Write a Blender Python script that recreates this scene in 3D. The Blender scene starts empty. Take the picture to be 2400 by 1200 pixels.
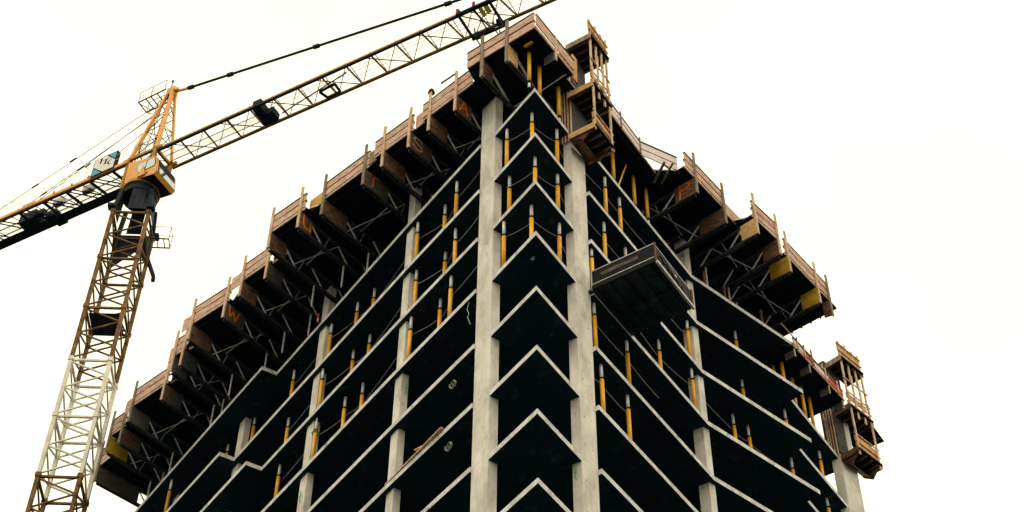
import bpy, math, random
from mathutils import Vector, Matrix
random.seed(7)
R_ = math.radians
scene = bpy.context.scene
COL = scene.collection

# ------------------------------------------------------------------ camera
CAM = Vector((28.0011, -29.7301, 1.6))
PITCH, ROLL, YAW = R_(47.605), R_(0.462), R_(-44.537)
fw = Vector((math.sin(YAW)*math.cos(PITCH), math.cos(YAW)*math.cos(PITCH), math.sin(PITCH)))
rt = Vector((math.cos(YAW), -math.sin(YAW), 0.0))
up = rt.cross(fw)
rt2 = rt*math.cos(ROLL)+up*math.sin(ROLL)
up2 = -rt*math.sin(ROLL)+up*math.cos(ROLL)
cd = bpy.data.cameras.new('camera'); cam = bpy.data.objects.new('camera', cd); COL.objects.link(cam)
cd.sensor_width = 36.0; cd.lens = 3834.94/2400*36.0
cd.clip_start = 0.1; cd.clip_end = 5000
M = Matrix(((rt2.x, up2.x, -fw.x), (rt2.y, up2.y, -fw.y), (rt2.z, up2.z, -fw.z))).to_4x4()
M.translation = CAM
cam.matrix_world = M
scene.camera = cam

# ------------------------------------------------------------------ light
SUN_EL, SUN_AZ = R_(60), R_(-52)          # azimuth of the sun in plan (x east of the corner), camera side
w = bpy.data.worlds.new('World'); scene.world = w; w.use_nodes = True
nt = w.node_tree; nt.nodes.clear()
N = nt.nodes.new; LK = nt.links.new
out = N('ShaderNodeOutputWorld'); bg = N('ShaderNodeBackground'); bg.inputs['Strength'].default_value = 0.1
sky = N('ShaderNodeTexSky'); sky.sky_type = 'NISHITA'; sky.sun_disc = False
sky.sun_elevation = SUN_EL; sky.sun_rotation = R_(90)-SUN_AZ
sky.air_density = 1.0; sky.dust_density = 4.0
mix = N('ShaderNodeMixRGB'); mix.inputs['Fac'].default_value = 0.95
tc = N('ShaderNodeTexCoord'); nz = N('ShaderNodeTexNoise'); nz.inputs['Scale'].default_value = 3.0; nz.inputs['Detail'].default_value = 4
cr = N('ShaderNodeValToRGB')
cr.color_ramp.elements[0].position = 0.35; cr.color_ramp.elements[0].color = (14.8, 13.6, 10.0, 1)
cr.color_ramp.elements[1].position = 0.6; cr.color_ramp.elements[1].color = (16.0, 14.9, 10.8, 1)
LK(tc.outputs['Generated'], nz.inputs['Vector']); LK(nz.outputs['Fac'], cr.inputs['Fac'])
LK(sky.outputs['Color'], mix.inputs['Color1']); LK(cr.outputs['Color'], mix.inputs['Color2'])
LK(mix.outputs['Color'], bg.inputs['Color']); LK(bg.outputs['Background'], out.inputs['Surface'])
sl = bpy.data.lights.new('sun', 'SUN'); sl.energy = 0.6; sl.angle = R_(40); sl.color = (1.0, 0.95, 0.86)
so = bpy.data.objects.new('sun', sl); COL.objects.link(so)
sd = Vector((math.cos(SUN_EL)*math.cos(SUN_AZ), math.cos(SUN_EL)*math.sin(SUN_AZ), math.sin(SUN_EL)))
so.rotation_euler = sd.to_track_quat('Z', 'Y').to_euler(); so.location = (60, -60, 90)
scene.view_settings.view_transform = 'Standard'; scene.view_settings.look = 'None'
scene.view_settings.exposure = 0.0; scene.view_settings.gamma = 1.0
scene.render.engine = 'CYCLES'; scene.cycles.max_bounces = 5

# ------------------------------------------------------------------ materials
MATS = {}
def mat(name, c1, c2=None, scale=2.0, rough=0.8, metal=0.0, stretch=(1, 1, 1), spots=None, spotscale=6.0, bump=0.0, detail=6, lo=0.35, hi=0.65, spotlo=0.58, spothi=0.66, emit=None):
    m = bpy.data.materials.new(name); m.use_nodes = True
    t = m.node_tree; b = t.nodes['Principled BSDF']
    b.inputs['Roughness'].default_value = rough; b.inputs['Metallic'].default_value = metal
    b.inputs['Specular IOR Level'].default_value = .5 if (metal > .28 or rough < .5) else .06
    c2 = c2 or c1
    co = t.nodes.new('ShaderNodeTexCoord'); mp = t.nodes.new('ShaderNodeMapping'); mp.inputs['Scale'].default_value = stretch
    t.links.new(co.outputs['Object'], mp.inputs['Vector'])
    n = t.nodes.new('ShaderNodeTexNoise'); n.inputs['Scale'].default_value = scale; n.inputs['Detail'].default_value = detail; n.inputs['Roughness'].default_value = 0.65
    t.links.new(mp.outputs['Vector'], n.inputs['Vector'])
    r = t.nodes.new('ShaderNodeValToRGB'); e = r.color_ramp.elements
    e[0].position = lo; e[0].color = (*c1, 1); e[1].position = hi; e[1].color = (*c2, 1)
    t.links.new(n.outputs['Fac'], r.inputs['Fac'])
    col = r.outputs['Color']
    if spots:
        n2 = t.nodes.new('ShaderNodeTexNoise'); n2.inputs['Scale'].default_value = spotscale; n2.inputs['Detail'].default_value = 8; n2.inputs['Roughness'].default_value = 0.7
        t.links.new(mp.outputs['Vector'], n2.inputs['Vector'])
        r2 = t.nodes.new('ShaderNodeValToRGB'); r2.color_ramp.elements[0].position = spotlo; r2.color_ramp.elements[1].position = spothi
        t.links.new(n2.outputs['Fac'], r2.inputs['Fac'])
        mx = t.nodes.new('ShaderNodeMixRGB'); mx.inputs['Color2'].default_value = (*spots, 1)
        t.links.new(r2.outputs['Color'], mx.inputs['Fac']); t.links.new(col, mx.inputs['Color1']); col = mx.outputs['Color']
    t.links.new(col, b.inputs['Base Color'])
    if bump:
        bp = t.nodes.new('ShaderNodeBump'); bp.inputs['Strength'].default_value = bump; bp.inputs['Distance'].default_value = 0.02
        t.links.new(n.outputs['Fac'], bp.inputs['Height']); t.links.new(bp.outputs['Normal'], b.inputs['Normal'])
    MATS[name] = m
    return m
mat('concrete', (.52, .49, .45), (.82, .775, .71), 1.3, .85, stretch=(1, 1, .45), spots=(.33, .31, .285), spotscale=2.0, bump=.3, spotlo=.56, spothi=.78)
mat('edge_concrete', (.46, .45, .45), (.80, .78, .78), 2.2, .85, spots=(.20, .19, .17), spotscale=2.6, bump=.4, spotlo=.57, spothi=.70)
mat('shaded_soffit', (.008, .026, .040), (.017, .038, .052), .5, .9, spots=(.085, .095, .10), spotscale=1.3, spotlo=.57, spothi=.76)  # concrete with the interior shade under the slabs painted in as teal-black
mat('floor_top', (.07, .09, .11), (.11, .13, .15), 1.0, .9)  # slab concrete toned dark blue-grey to hold down bounce light on the undersides
mat('plank', (.34, .19, .13), (.84, .58, .46), 3.0, .75, stretch=(1, 1, 5), spots=(.10, .055, .04), spotscale=4.0, bump=.3, spotlo=.58, spothi=.7)
mat('pink_plank', (.70, .55, .58), (.88, .76, .80), 3.0, .75, stretch=(1, 1, 4), spots=(.5, .12, .2), spotscale=2.5, bump=.2, spotlo=.62, spothi=.72)
mat('post_wood', (.42, .26, .16), (.78, .58, .42), 4.0, .75, stretch=(2, 2, .6), spots=(.16, .09, .05), spotscale=5, bump=.3, spotlo=.6, spothi=.7)
mat('weathered_wood', (.16, .13, .11), (.36, .28, .22), 4.0, .8, stretch=(2, 2, .6), spots=(.07, .06, .05), spotscale=5, bump=.3)
mat('ply_brown', (.05, .028, .02), (.21, .115, .072), 2.5, .7, stretch=(1, 1, 3), spots=(.04, .025, .02), spotscale=3.5, bump=.2)
mat('ply_mid', (.05, .04, .036), (.17, .13, .11), 2.5, .7, stretch=(1, 1, 3), spots=(.03, .025, .02), spotscale=3.5)
mat('ply_grey', (.05, .05, .052), (.12, .11, .105), 2.5, .7, stretch=(1, 1, 3), spots=(.02, .02, .02), spotscale=3.5)
mat('ply_yellow', (.30, .19, .012), (.50, .33, .035), 2.0, .6, spots=(.2, .12, .02), spotscale=3, spotlo=.62, spothi=.7)
mat('ply_orange', (.60, .33, .10), (.72, .42, .16), 1.5, .6)
mat('ply_light', (.50, .27, .10), (.74, .46, .22), 2.5, .7, stretch=(1, 1, 3), spots=(.22, .11, .05), spotscale=4, bump=.2)
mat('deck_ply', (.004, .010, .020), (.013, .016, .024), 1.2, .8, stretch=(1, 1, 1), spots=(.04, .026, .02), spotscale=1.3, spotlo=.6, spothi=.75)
mat('alu_dark', (.022, .03, .036), (.075, .085, .09), 6, .6, .0)
mat('alu_light', (.42, .41, .40), (.62, .60, .58), 6, .5, .2, spots=(.2, .19, .18), spotscale=8)
mat('shore_yellow', (.80, .37, .012), (.92, .47, .02), 3, .45, spots=(.45, .17, .03), spotscale=7, spotlo=.64, spothi=.7)
mat('shore_steel', (.68, .68, .68), (.86, .86, .85), 6, .6)
mat('shore_worn', (.62, .27, .02), (.85, .42, .03), 4, .55, spots=(.55, .45, .33), spotscale=5, spotlo=.58, spothi=.66)
mat('black_steel', (.008, .009, .011), (.02, .02, .022), 5, .6)
mat('crane_yellow', (.34, .16, .03), (.55, .29, .06), 2.0, .5, spots=(.20, .08, .03), spotscale=3, spotlo=.58, spothi=.68)
mat('crane_bright', (.66, .27, .035), (.84, .38, .06), 2.0, .45, spots=(.34, .13, .04), spotscale=5, spotlo=.6, spothi=.68)
mat('crane_white', (.62, .58, .50), (.85, .80, .70), 2.0, .55, spots=(.30, .17, .08), spotscale=4, spotlo=.58, spothi=.7)
mat('crane_rust', (.07, .042, .022), (.30, .165, .06), 2.0, .6, spots=(.10, .05, .03), spotscale=4)
mat('crane_dark', (.008, .014, .024), (.022, .03, .042), 2.0, .6)
mat('crane_grey', (.42, .40, .40), (.6, .57, .56), 3, .6)
mat('teal', (.0, .27, .42), (.0, .33, .5), 2, .45)
mat('sign_white', (.72, .69, .66), (.82, .79, .76), 2, .5)
mat('red', (.5, .05, .04), (.68, .10, .07), 2, .6, spots=(.85, .7, .7), spotscale=1.6, spotlo=.56, spothi=.6)
mat('maroon', (.28, .03, .07), (.34, .05, .09), 3, .5)
mat('lamp_yellow', (.85, .62, .10), (.92, .7, .16), 3, .4)
mat('spray_orange', (.85, .16, .01), (.95, .24, .02), 5, .7, spots=(.4, .12, .03), spotscale=12, spotlo=.62, spothi=.7)
mat('spray_faint', (.26, .06, .02), (.38, .10, .03), 5, .7, spots=(.08, .04, .03), spotscale=10, spotlo=.55, spothi=.65)
mat('spray_pale', (.60, .38, .22), (.78, .55, .36), 5, .7)
mat('green', (.02, .35, .10), (.03, .45, .14), 3, .6)
mat('wire', (.30, .30, .29), (.45, .45, .43), 5, .5, .3)
mat('rope_dark', (.05, .05, .05), (.12, .12, .11), 5, .6)
mat('corrugated', (.008, .016, .024), (.03, .044, .058), 1.6, .6, spots=(.06, .075, .09), spotscale=2.2, spotlo=.6, spothi=.72)
mat('asphalt', (.04, .045, .048), (.06, .062, .062), .3, .9)
mat('rebar', (.10, .05, .03), (.2, .1, .06), 6, .7)
gm = bpy.data.materials.new('glass'); gm.use_nodes = True
gb = gm.node_tree.nodes['Principled BSDF']; gb.inputs['Base Color'].default_value = (.42, .50, .52, 1); gb.inputs['Roughness'].default_value = .06; gb.inputs['Metallic'].default_value = .75
MATS['glass'] = gm

# ------------------------------------------------------------------ mesh builder
class MB:
    def __init__(s): s.v = []; s.f = []; s.mi = []
    def poly(s, pts, mi=0):
        b = len(s.v); s.v += [tuple(p) for p in pts]; s.f.append(tuple(range(b, b+len(pts)))); s.mi.append(mi)
    def hexa(s, p, mi=0):          # 8 points: bottom 4, top 4
        b = len(s.v); s.v += [tuple(q) for q in p]
        for f in ((3, 2, 1, 0), (4, 5, 6, 7), (0, 1, 5, 4), (1, 2, 6, 5), (2, 3, 7, 6), (3, 0, 4, 7)):
            s.f.append(tuple(b+i for i in f)); s.mi.append(mi)
    def obox(s, c, ax, ay, az, mi=0):    # centre and half-axes
        c = Vector(c); ax = Vector(ax); ay = Vector(ay); az = Vector(az)
        s.hexa([c-ax-ay-az, c+ax-ay-az, c+ax+ay-az, c-ax+ay-az, c-ax-ay+az, c+ax-ay+az, c+ax+ay+az, c-ax+ay+az], mi)
    def bar(s, a, b, wd, ht=None, upv=(0, 0, 1), mi=0):   # rectangular bar between points
        a = Vector(a); b = Vector(b); ht = ht or wd; d = (b-a)
        if d.length < 1e-6: return
        d.normalize(); u = Vector(upv)
        if abs(d.dot(u)) > .98: u = Vector((1, 0, 0)) if abs(d.x) < .9 else Vector((0, 1, 0))
        x = d.cross(u).normalized(); y = x.cross(d).normalized()
        x *= wd/2; y *= ht/2
        s.hexa([a-x-y, a+x-y, a+x+y, a-x+y, b-x-y, b+x-y, b+x+y, b-x+y], mi)
    def tube(s, pts, r, n=6, mi=0, r2=None):
        pts = [Vector(p) for p in pts]; rings = []
        for i, p in enumerate(pts):
            d = (pts[min(i+1, len(pts)-1)]-pts[max(i-1, 0)]).normalized()
            u = Vector((0, 0, 1)) if abs(d.z) < .95 else Vector((1, 0, 0))
            x = d.cross(u).normalized(); y = x.cross(d).normalized()
            rr = r if r2 is None else r+(r2-r)*i/(len(pts)-1)
            b = len(s.v); rings.append(b)
            s.v += [tuple(p+x*rr*math.cos(2*math.pi*k/n)+y*rr*math.sin(2*math.pi*k/n)) for k in range(n)]
        for a, b in zip(rings, rings[1:]):
            for k in range(n):
                s.f.append((a+k, a+(k+1) % n, b+(k+1) % n, b+k)); s.mi.append(mi)
        s.f.append(tuple(rings[0]+k for k in reversed(range(n)))); s.mi.append(mi)
        s.f.append(tuple(rings[-1]+k for k in range(n))); s.mi.append(mi)
    def prism(s, xy, z0, z1, mside=0, mtop=0, mbot=0):
        n = len(xy)
        ar = sum(xy[i][0]*xy[(i+1) % n][1]-xy[(i+1) % n][0]*xy[i][1] for i in range(n))
        if ar < 0: xy = list(reversed(xy))
        b = len(s.v)
        s.v += [(x, y, z0) for x, y in xy]+[(x, y, z1) for x, y in xy]
        for i in range(n):
            j = (i+1) % n; s.f.append((b+i, b+j, b+n+j, b+n+i)); s.mi.append(mside)
        s.f.append(tuple(b+n+i for i in range(n))); s.mi.append(mtop)
        s.f.append(tuple(b+i for i in reversed(range(n)))); s.mi.append(mbot)
    def build(s, name, mats, parent=None, smooth=False):
        me = bpy.data.meshes.new(name); me.from_pydata(s.v, [], s.f)
        if isinstance(mats, str): mats = [mats]
        for m in mats: me.materials.append(MATS[m])
        for p, i in zip(me.polygons, s.mi): p.material_index = i; p.use_smooth = smooth
        me.update()
        o = bpy.data.objects.new(name, me); COL.objects.link(o)
        if parent is not None:
            o.parent = parent
            if parent.type == 'EMPTY' or True:
                o.matrix_parent_inverse = parent.matrix_basis.inverted()
        return o
def thing(name, label, cat, loc=(0, 0, 0), group=None):
    o = bpy.data.objects.new(name, None); COL.objects.link(o); o.location = loc
    o.empty_display_size = .3
    o['label'] = label; o['category'] = cat
    if group: o['group'] = group
    return o
def tag(o, label, cat, group=None):
    o['label'] = label; o['category'] = cat
    if group: o['group'] = group
    return o
def struct(o): o['kind'] = 'structure'; return o

# ------------------------------------------------------------------ facade frames (corner of the tower at the origin, ground z = 0)
EL, NL = Vector((-.98192, .18929, 0)), Vector((-.18929, -.98192, 0))
ER, NR = Vector((-.19974, .97985, 0)), Vector((.97985, .19974, 0))
Z0 = 56.635
def Z(k): return Z0-3.0*k
def FL(s, w, z=0.0): return EL*s+NL*w+Vector((0, 0, z))
def FR(s, w, z=0.0): return ER*s+NR*w+Vector((0, 0, z))
FAC = {'L': (FL, EL, NL), 'C': (FL, EL, NL), 'R': (FR, ER, NR), 'S': (FR, ER, NR)}
def xy(v): return (v.x, v.y)
ORD = ['topmost', 'second', 'third', 'fourth', 'fifth', 'sixth', 'seventh', 'eighth']
NTH = ['first', 'second', 'third', 'fourth', 'fifth', 'sixth', 'seventh', 'eighth', 'ninth', 'tenth', 'eleventh', 'twelfth']
LEVEL = ['topmost slab', 'second slab down', 'third slab down', 'fourth slab down', 'fifth slab down', 'sixth slab down']

# ------------------------------------------------------------------ ground
g = MB(); g.poly([(-900, -900, 0), (900, -900, 0), (900, 900, 0), (-900, 900, 0)])
struct(g.build('ground', 'asphalt'))

# ------------------------------------------------------------------ tower
tower = thing('unfinished_tower', 'tall unfinished concrete tower of open floor slabs with a sharp corner towards the viewer', 'building')
HT = .115
for k in range(0, 19):
    jog = {0: 21.25, 1: 24.77, 2: 21.3}.get(k, 24.8 if k % 2 else 21.3)
    P = [FL(0, 0), FR(2.88, 0), FR(2.88, -.03), FR(3.87, -.03), FR(3.83, .25), FR(8.2, .335), FR(12.9, .425), FR(19.56, 2.43)]
    if k == 0: P += [FR(19.75, -6)]
    else: P += [FR(19.7, 1.74), FR(24.62, 1.84), FR(24.7, 1.6), FR(25.5, 1.6)]
    P += [FR(25.5, -14), FL(37.4, -14), FL(37.4, 1.26), FL(jog+.04, 1.125), FL(jog, .34), FL(9.3, .275), FL(3.8, .17), FL(3.87, -.03), FL(2.92, -.03), FL(2.92, 0)]
    m = MB(); m.prism([xy(p) for p in P], Z(k)-HT, Z(k)+HT, 0, 2, 1)
    m.build('floor_slab', ['edge_concrete', 'floor_top', 'shaded_soffit'][:1]+['shaded_soffit', 'floor_top'], tower)
P = [FL(-.3, .3), FR(-.2, .3), FR(2.6, .35), FR(8.4, .6), FR(9.4, 2.1), FR(12.4, 2.5), FR(13.3, 2.6), FR(13.6, 3.4), FR(16.5, 3.6), FR(20.0, 4.0), FR(20.3, -6), FR(20.3, -14), FL(36.2, -14), FL(36.0, 3.2), FL(34.6, 3.1), FL(33.3, 3.75), FL(30.7, 3.8), FL(27.8, 3.25), FL(26, 3.7), FL(23.5, 4.0), FL(20.8, 3.4), FL(19.4, 3.5), FL(17.35, 3.05), FL(15.7, 3.85), FL(13.4, 3.3), FL(12.7, 2.9), FL(9.2, 2.3), FL(6.0, 1.65), FL(3.0, 1.1), FL(2.4, 1.5)]
m = MB(); m.prism([xy(p) for p in P], 59.57, 59.66, 0, 2, 1); m.build('top_deck', ['edge_concrete', 'shaded_soffit', 'floor_top'], tower)
def column(F, pts, ztop, kmin=-1, mats='concrete'):
    m = MB()
    c = [sum(p[0] for p in pts)/len(pts), sum(p[1] for p in pts)/len(pts)]
    ins = [(c[0]+(p[0]-c[0])*.985, c[1]+(p[1]-c[1])*.985) for p in pts]
    zt = ztop
    for k in range(kmin+1, 19):
        m.prism([xy(F(*p)) for p in pts], Z(k)+HT, zt)
        m.prism([xy(F(*p)) for p in ins], Z(k)-HT, Z(k)+HT)
        zt = Z(k)-HT
    m.prism([xy(F(*p)) for p in pts], -.2, zt)
    return m.build('column', mats, tower)
column(FL, [(2.925, 0), (3.85, .08), (3.85, -.38), (2.925, -.38)], 59.32)
U_ = Vector((0, 0, 1))
colR = column(FR, [(2.885, 0), (3.85, .09), (3.85, -.38), (2.885, -.38)], 59.32)
m = MB()
for k in range(-1, 9):
    for ss in (3.12, 3.58):
        for dz in (.75, 2.05):
            z_ = Z(k)-3+HT+dz+random.uniform(-.08, .08); c_ = FR(ss, .0+.09*(ss-2.885)/.965+.003, z_)
            m.poly([c_+ER*.028*math.cos(t*math.pi/3)+U_*.028*math.sin(t*math.pi/3) for t in range(6)])
hl = m.build('tie_holes', 'black_steel', colR); hl['kind'] = 'stuff'
for s0, s1, w0 in ((9.25, 9.78, .08), (16.88, 17.48, .1), (24.75, 25.36, .1), (32.1, 32.7, .1)):
    column(FL, [(s0, w0), (s1, w0), (s1, w0-.32), (s0, w0-.32)], 59.32)
column(FR, [(12.88, .19), (13.2, .3), (13.2, -.1), (12.88, -.28)], 59.32)
column(FR, [(24.62, 1.95), (25.62, 2.33), (25.62, 1.5), (24.62, 1.5)], 56.3, kmin=0)
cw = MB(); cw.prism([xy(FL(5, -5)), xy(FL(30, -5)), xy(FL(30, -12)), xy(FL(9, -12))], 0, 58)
cw.build('core_wall', 'shaded_soffit', tower)

# ------------------------------------------------------------------ post shores
def make_shore(root, base, top, clamp):
    b = Vector(base); h = top-b.z
    m = MB(); m.tube([b+Vector((0, 0, .012)), b+Vector((0, 0, clamp))], .085, 10); m.build('outer_tube', random.choice(['shore_yellow', 'shore_yellow', 'shore_worn']), root, True)
    m = MB(); m.tube([b+Vector((0, 0, clamp+.001)), b+Vector((0, 0, h-.012))], .066, 10); m.build('inner_tube', 'shore_steel', root, True)
    m = MB(); m.tube([b+Vector((0, 0, clamp-.03)), b+Vector((0, 0, clamp+.03))], .105, 10)
    m.bar(b+Vector((-.17, .03, clamp)), b+Vector((.17, -.03, clamp)), .035); m.build('collar', 'black_steel', root)
    m = MB(); m.obox(b+Vector((0, 0, .006)), (.1, 0, 0), (0, .1, 0), (0, 0, .006)); m.build('base_plate', 'black_steel', root)
    m = MB(); m.obox(b+Vector((0, 0, h-.006)), (.1, 0, 0), (0, .1, 0), (0, 0, .006)); m.build('head_plate', 'black_steel', root)
SHORES = [('L', 1, 2.3, -.2, 1.97), ('C', 1, 1.0, -.57, 2.03), ('R', 1, 2.22, -.3, 1.97), ('L', 2, 2.36, -.38, 2.02), ('C', 2, .92, -.63, 2.08), ('R', 2, 2.21, -.32, 2.08), ('L', 3, 2.33, -.12, 1.94), ('C', 3, 1.03, -.53, 2.02), ('R', 3, 2.24, -.32, 2.0),
 ('L', 1, 5.96, -.09, 1.95), ('L', 2, 6.0, -.17, 2.0), ('L', 3, 5.99, -.04, 2.0), ('L', 1, 7.34, -.38, 2.04), ('L', 2, 7.35, -.51, 2.14), ('L', 3, 7.36, -.41, 2.13), ('L', 1, 8.94, .01, 2.04), ('L', 2, 8.96, -.09, 2.06), ('L', 3, 8.93, .05, 1.98), ('L', 1, 13.49, -.5, 2.1), ('L', 1, 14.68, -.34, 2.05), ('L', 2, 13.52, -.53, 2.14), ('L', 2, 14.81, -.46, 2.14), ('L', 3, 13.53, -.43, 2.08), ('L', 3, 14.73, -.26, 2.08),
 ('L', 1, 16.62, -.06, 2.05), ('L', 2, 16.64, .06, 2.09), ('L', 3, 16.69, .06, 2.05), ('L', 1, 20.41, -.22, 2.05), ('L', 2, 20.46, -.3, 2.12), ('L', 3, 20.4, -.16, 2.1), ('L', 1, 24.55, -.32, 2.22), ('L', 1, 27.12, -.17, 2.19), ('L', 1, 31.29, .9, 2.05),
 ('R', 1, 5.56, .07, 2.01), ('R', 1, 6.92, .02, 2.07), ('R', 2, 5.48, -.04, 2.06), ('R', 2, 7.23, 0, 2.11), ('R', 3, 4.13, .05, 2.25), ('R', 4, 4.24, .01, 2.05), ('R', 4, 6.75, .04, 2.1), ('R', 5, 4.64, -.01, 2.01), ('R', 5, 6.62, -.02, 2.08), ('R', 3, 10.13, -.2, 2.1), ('R', 2, 12.45, .12, 2.14), ('R', 3, 12.42, .14, 2.08), ('R', 1, 17.03, .47, 2.16), ('R', 2, 17.22, .41, 2.22), ('R', 3, 15.95, .3, 2.13), ('R', 3, 17.0, .53, 2.1), ('R', 2, 20.07, 1.2, 2.09), ('R', 3, 19.98, 1.15, 2.08), ('S', 2, 23.63, 1.26, 2.17), ('S', 3, 23.5, 1.32, 2.2)]
def shore_label(F, k, idx, n):
    lv = LEVEL[k]
    if F == 'C': return f'yellow steel prop at the very corner tip of the {lv}'
    if F == 'Lc': return f'yellow steel prop just right of the left corner column on the {lv}'
    if F == 'Rc': return f'yellow steel prop just left of the right corner column on the {lv}'
    side = {'L': 'left facade', 'R': 'right facade', 'S': 'far right end bay'}[F]
    if n == 1: return f'only yellow steel prop on the {lv} of the {side}'
    return f'{NTH[idx]} yellow prop from the corner on the {lv}, {side}'
cnt = {}
keyf = lambda F, s: ('Lc' if s < 2.9 else 'L') if F == 'L' else (('Rc' if s < 2.9 else 'R') if F == 'R' else F)
for F, k, s, w_, c in SHORES: cnt.setdefault((keyf(F, s), k), []).append(s)
for F, k, s, w_, c in SHORES:
    f = FAC[F][0]; K = keyf(F, s); lst = sorted(cnt[(K, k)])
    b = f(s, w_, Z(k)+HT)
    root = thing('steel_prop', shore_label(K, k, lst.index(s), len(lst)), 'steel prop', b, 'yellow steel props propping the slabs')
    make_shore(root, b, Z(k-1)-HT, c+random.uniform(-.03, .03))
    root.rotation_euler = (random.uniform(-.009, .009), random.uniform(-.009, .009), 0)
# shores that prop the formwork decks: yellow tube uppermost, steel foot
def make_deck_shore(root, base, top):
    b = Vector(base); h = top-b.z
    m = MB(); m.tube([b+Vector((0, 0, .5)), b+Vector((0, 0, h-.012))], .085, 10); m.build('outer_tube', 'shore_yellow', root, True)
    m = MB(); m.tube([b+Vector((0, 0, .012)), b+Vector((0, 0, .499))], .06, 10); m.build('inner_tube', 'shore_steel', root, True)
    m = MB(); m.tube([b+Vector((0, 0, .42)), b+Vector((0, 0, .53))], .115, 10); m.build('collar', 'black_steel', root)
    m = MB(); m.obox(b+Vector((0, 0, .006)), (.1, 0, 0), (0, .1, 0), (0, 0, .006)); m.build('base_plate', 'black_steel', root)
DS = [('R', 0, -.05, -.24, 'leftmost of three yellow posts under the corner formwork deck'), ('R', 0, .8, -.25, 'middle of three yellow posts under the corner formwork deck'), ('R', 0, 2.2, -.15, 'yellow post under the corner formwork deck, close to the right corner column'),
      ('R', 0, 6.5, .05, 'upside down yellow post under the right deck, just below the wooden column form'), ('R', 0, 8.3, .1, 'middle yellow post under the plain right deck'), ('R', 0, 9.3, .2, 'yellow post under the right deck nearest the table marked p'),
      ('S', 1, 20.0, 1.0, 'short visible yellow post peeking over the second slab end at right'), ('S', 1, 20.0, 1.45, 'taller thin yellow post behind the slab end below the red edge deck'), ('S', 1, 21.2, 1.4, 'yellow post half hidden by the slab end below the red edge deck'), ('S', 1, 21.9, .9, 'short thick yellow post at the left end of the far bay slab'), ('S', 1, 22.0, 1.5, 'longest yellow post on the far bay slab under the red edge deck'), ('S', 1, 22.9, 1.5, 'last yellow post on the far bay slab before the far column')]
for F, k, s, w_, lab in DS:
    b = FAC[F][0](s, w_, Z(k)+HT)
    root = thing('deck_prop', lab, 'steel prop', b, 'yellow steel props propping the formwork decks')
    make_deck_shore(root, b, Z(k-1)-.26)

# ------------------------------------------------------------------ safety ropes
def rope(label, pts, r=.012, name='safety_rope', m='rope_dark', sag=.08, group='safety ropes strung between the posts'):
    mb = MB(); q = []
    for a, b in zip(pts, pts[1:]):
        for i in range(6):
            t = i/6; p = a.lerp(b, t); p = p-Vector((0, 0, sag*4*t*(1-t))); q.append(p)
    q.append(pts[-1]); mb.tube(q, r, 5)
    return tag(mb.build(name, m), label, 'rope', group)
for k in (1, 2, 3):
    rope(f'thin rope along the left facade props on the {LEVEL[k]}', [FL(3.9, -.1, Z(k)+1.95)]+[FL(s, w_-.1, Z(k)+1.95) for s, w_ in ((5.97, -.1), (7.35, -.45), (8.94, 0), (13.5, -.5), (14.7, -.35), (16.65, 0), (20.4, -.2))], m='wire')
    rope(f'thin rope round the corner bay props on the {LEVEL[k]}', [FL(2.3, -.2, Z(k)+2), FL(1.0, -.6, Z(k)+2), FR(2.2, -.3, Z(k)+2), FR(3.1, -.45, Z(k)+1.8)], m='wire')
for k, l in ((1, [(5.56, .07), (6.92, .02), (9.6, .1)]), (2, [(5.48, -.04), (7.23, 0), (12.45, .12)]), (3, [(4.13, .05), (7.2, 0), (10.13, -.2), (12.42, .1), (15.95, .3), (17, .5), (19.98, 1.1)]), (4, [(4.24, .01), (6.75, .04), (9.5, 0)]), (5, [(4.64, 0), (6.62, 0)])):
    rope(f'thin rope along the right facade props on the {LEVEL[k]}', [FR(3.9, -.15, Z(k)+2.02)]+[FR(s, w_-.1, Z(k)+2.02) for s, w_ in l], m='wire')

# ------------------------------------------------------------------ flying form tables
def stroke(mb, P, pts, wd=.07):
    for a, b in zip(pts, pts[1:]):
        A, B = Vector(a), Vector(b); d = (B-A)
        if d.length < 1e-5: continue
        d.normalize(); n = Vector((-d.y, d.x))*wd/2; A = A-d*wd*.35; B = B+d*wd*.35
        mb.poly([P(*(A-n)), P(*(B-n)), P(*(B+n)), P(*(A+n))])
def arc(cx, cy, rx, ry, a0, a1, n=14): return [(cx+rx*math.cos(R_(a0+(a1-a0)*i/n)), cy+ry*math.sin(R_(a0+(a1-a0)*i/n))) for i in range(n+1)]
GLYPH = {
 'A': [[(0, 0), (.22, .8), (.44, 0)], [(.08, .3), (.36, .3)]],
 'S': [arc(.25, .6, .22, .2, 20, 270)+arc(.25, .2, .25, .2, 90, -160)],
 'T': [[(0, .75), (.6, .82)], [(.3, .8), (.27, 0)]],
 'U': [[(0, .85), (.02, .2), (.14, .02), (.36, .05), (.42, .25), (.42, .6)], [(.42, .62), (.44, .0)]],
 'W': [[(0, .8), (.1, .05), (.28, .55), (.44, .0), (.62, .75)]],
 'C': [arc(.3, .42, .28, .4, 50, 310)],
 'B': [arc(.22, .62, .2, .18, -80, 260), arc(.24, .22, .25, .22, 0, 360)],
 'P': [[(.02, -.12), (.06, .8)], arc(.28, .6, .24, .22, -150, 200)],
 'O': [arc(.3, .4, .26, .34, 0, 360)],
}
ZD = 59.40
def face_obj(mb, name, m, parent): return mb.build(name, m, parent)
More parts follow.
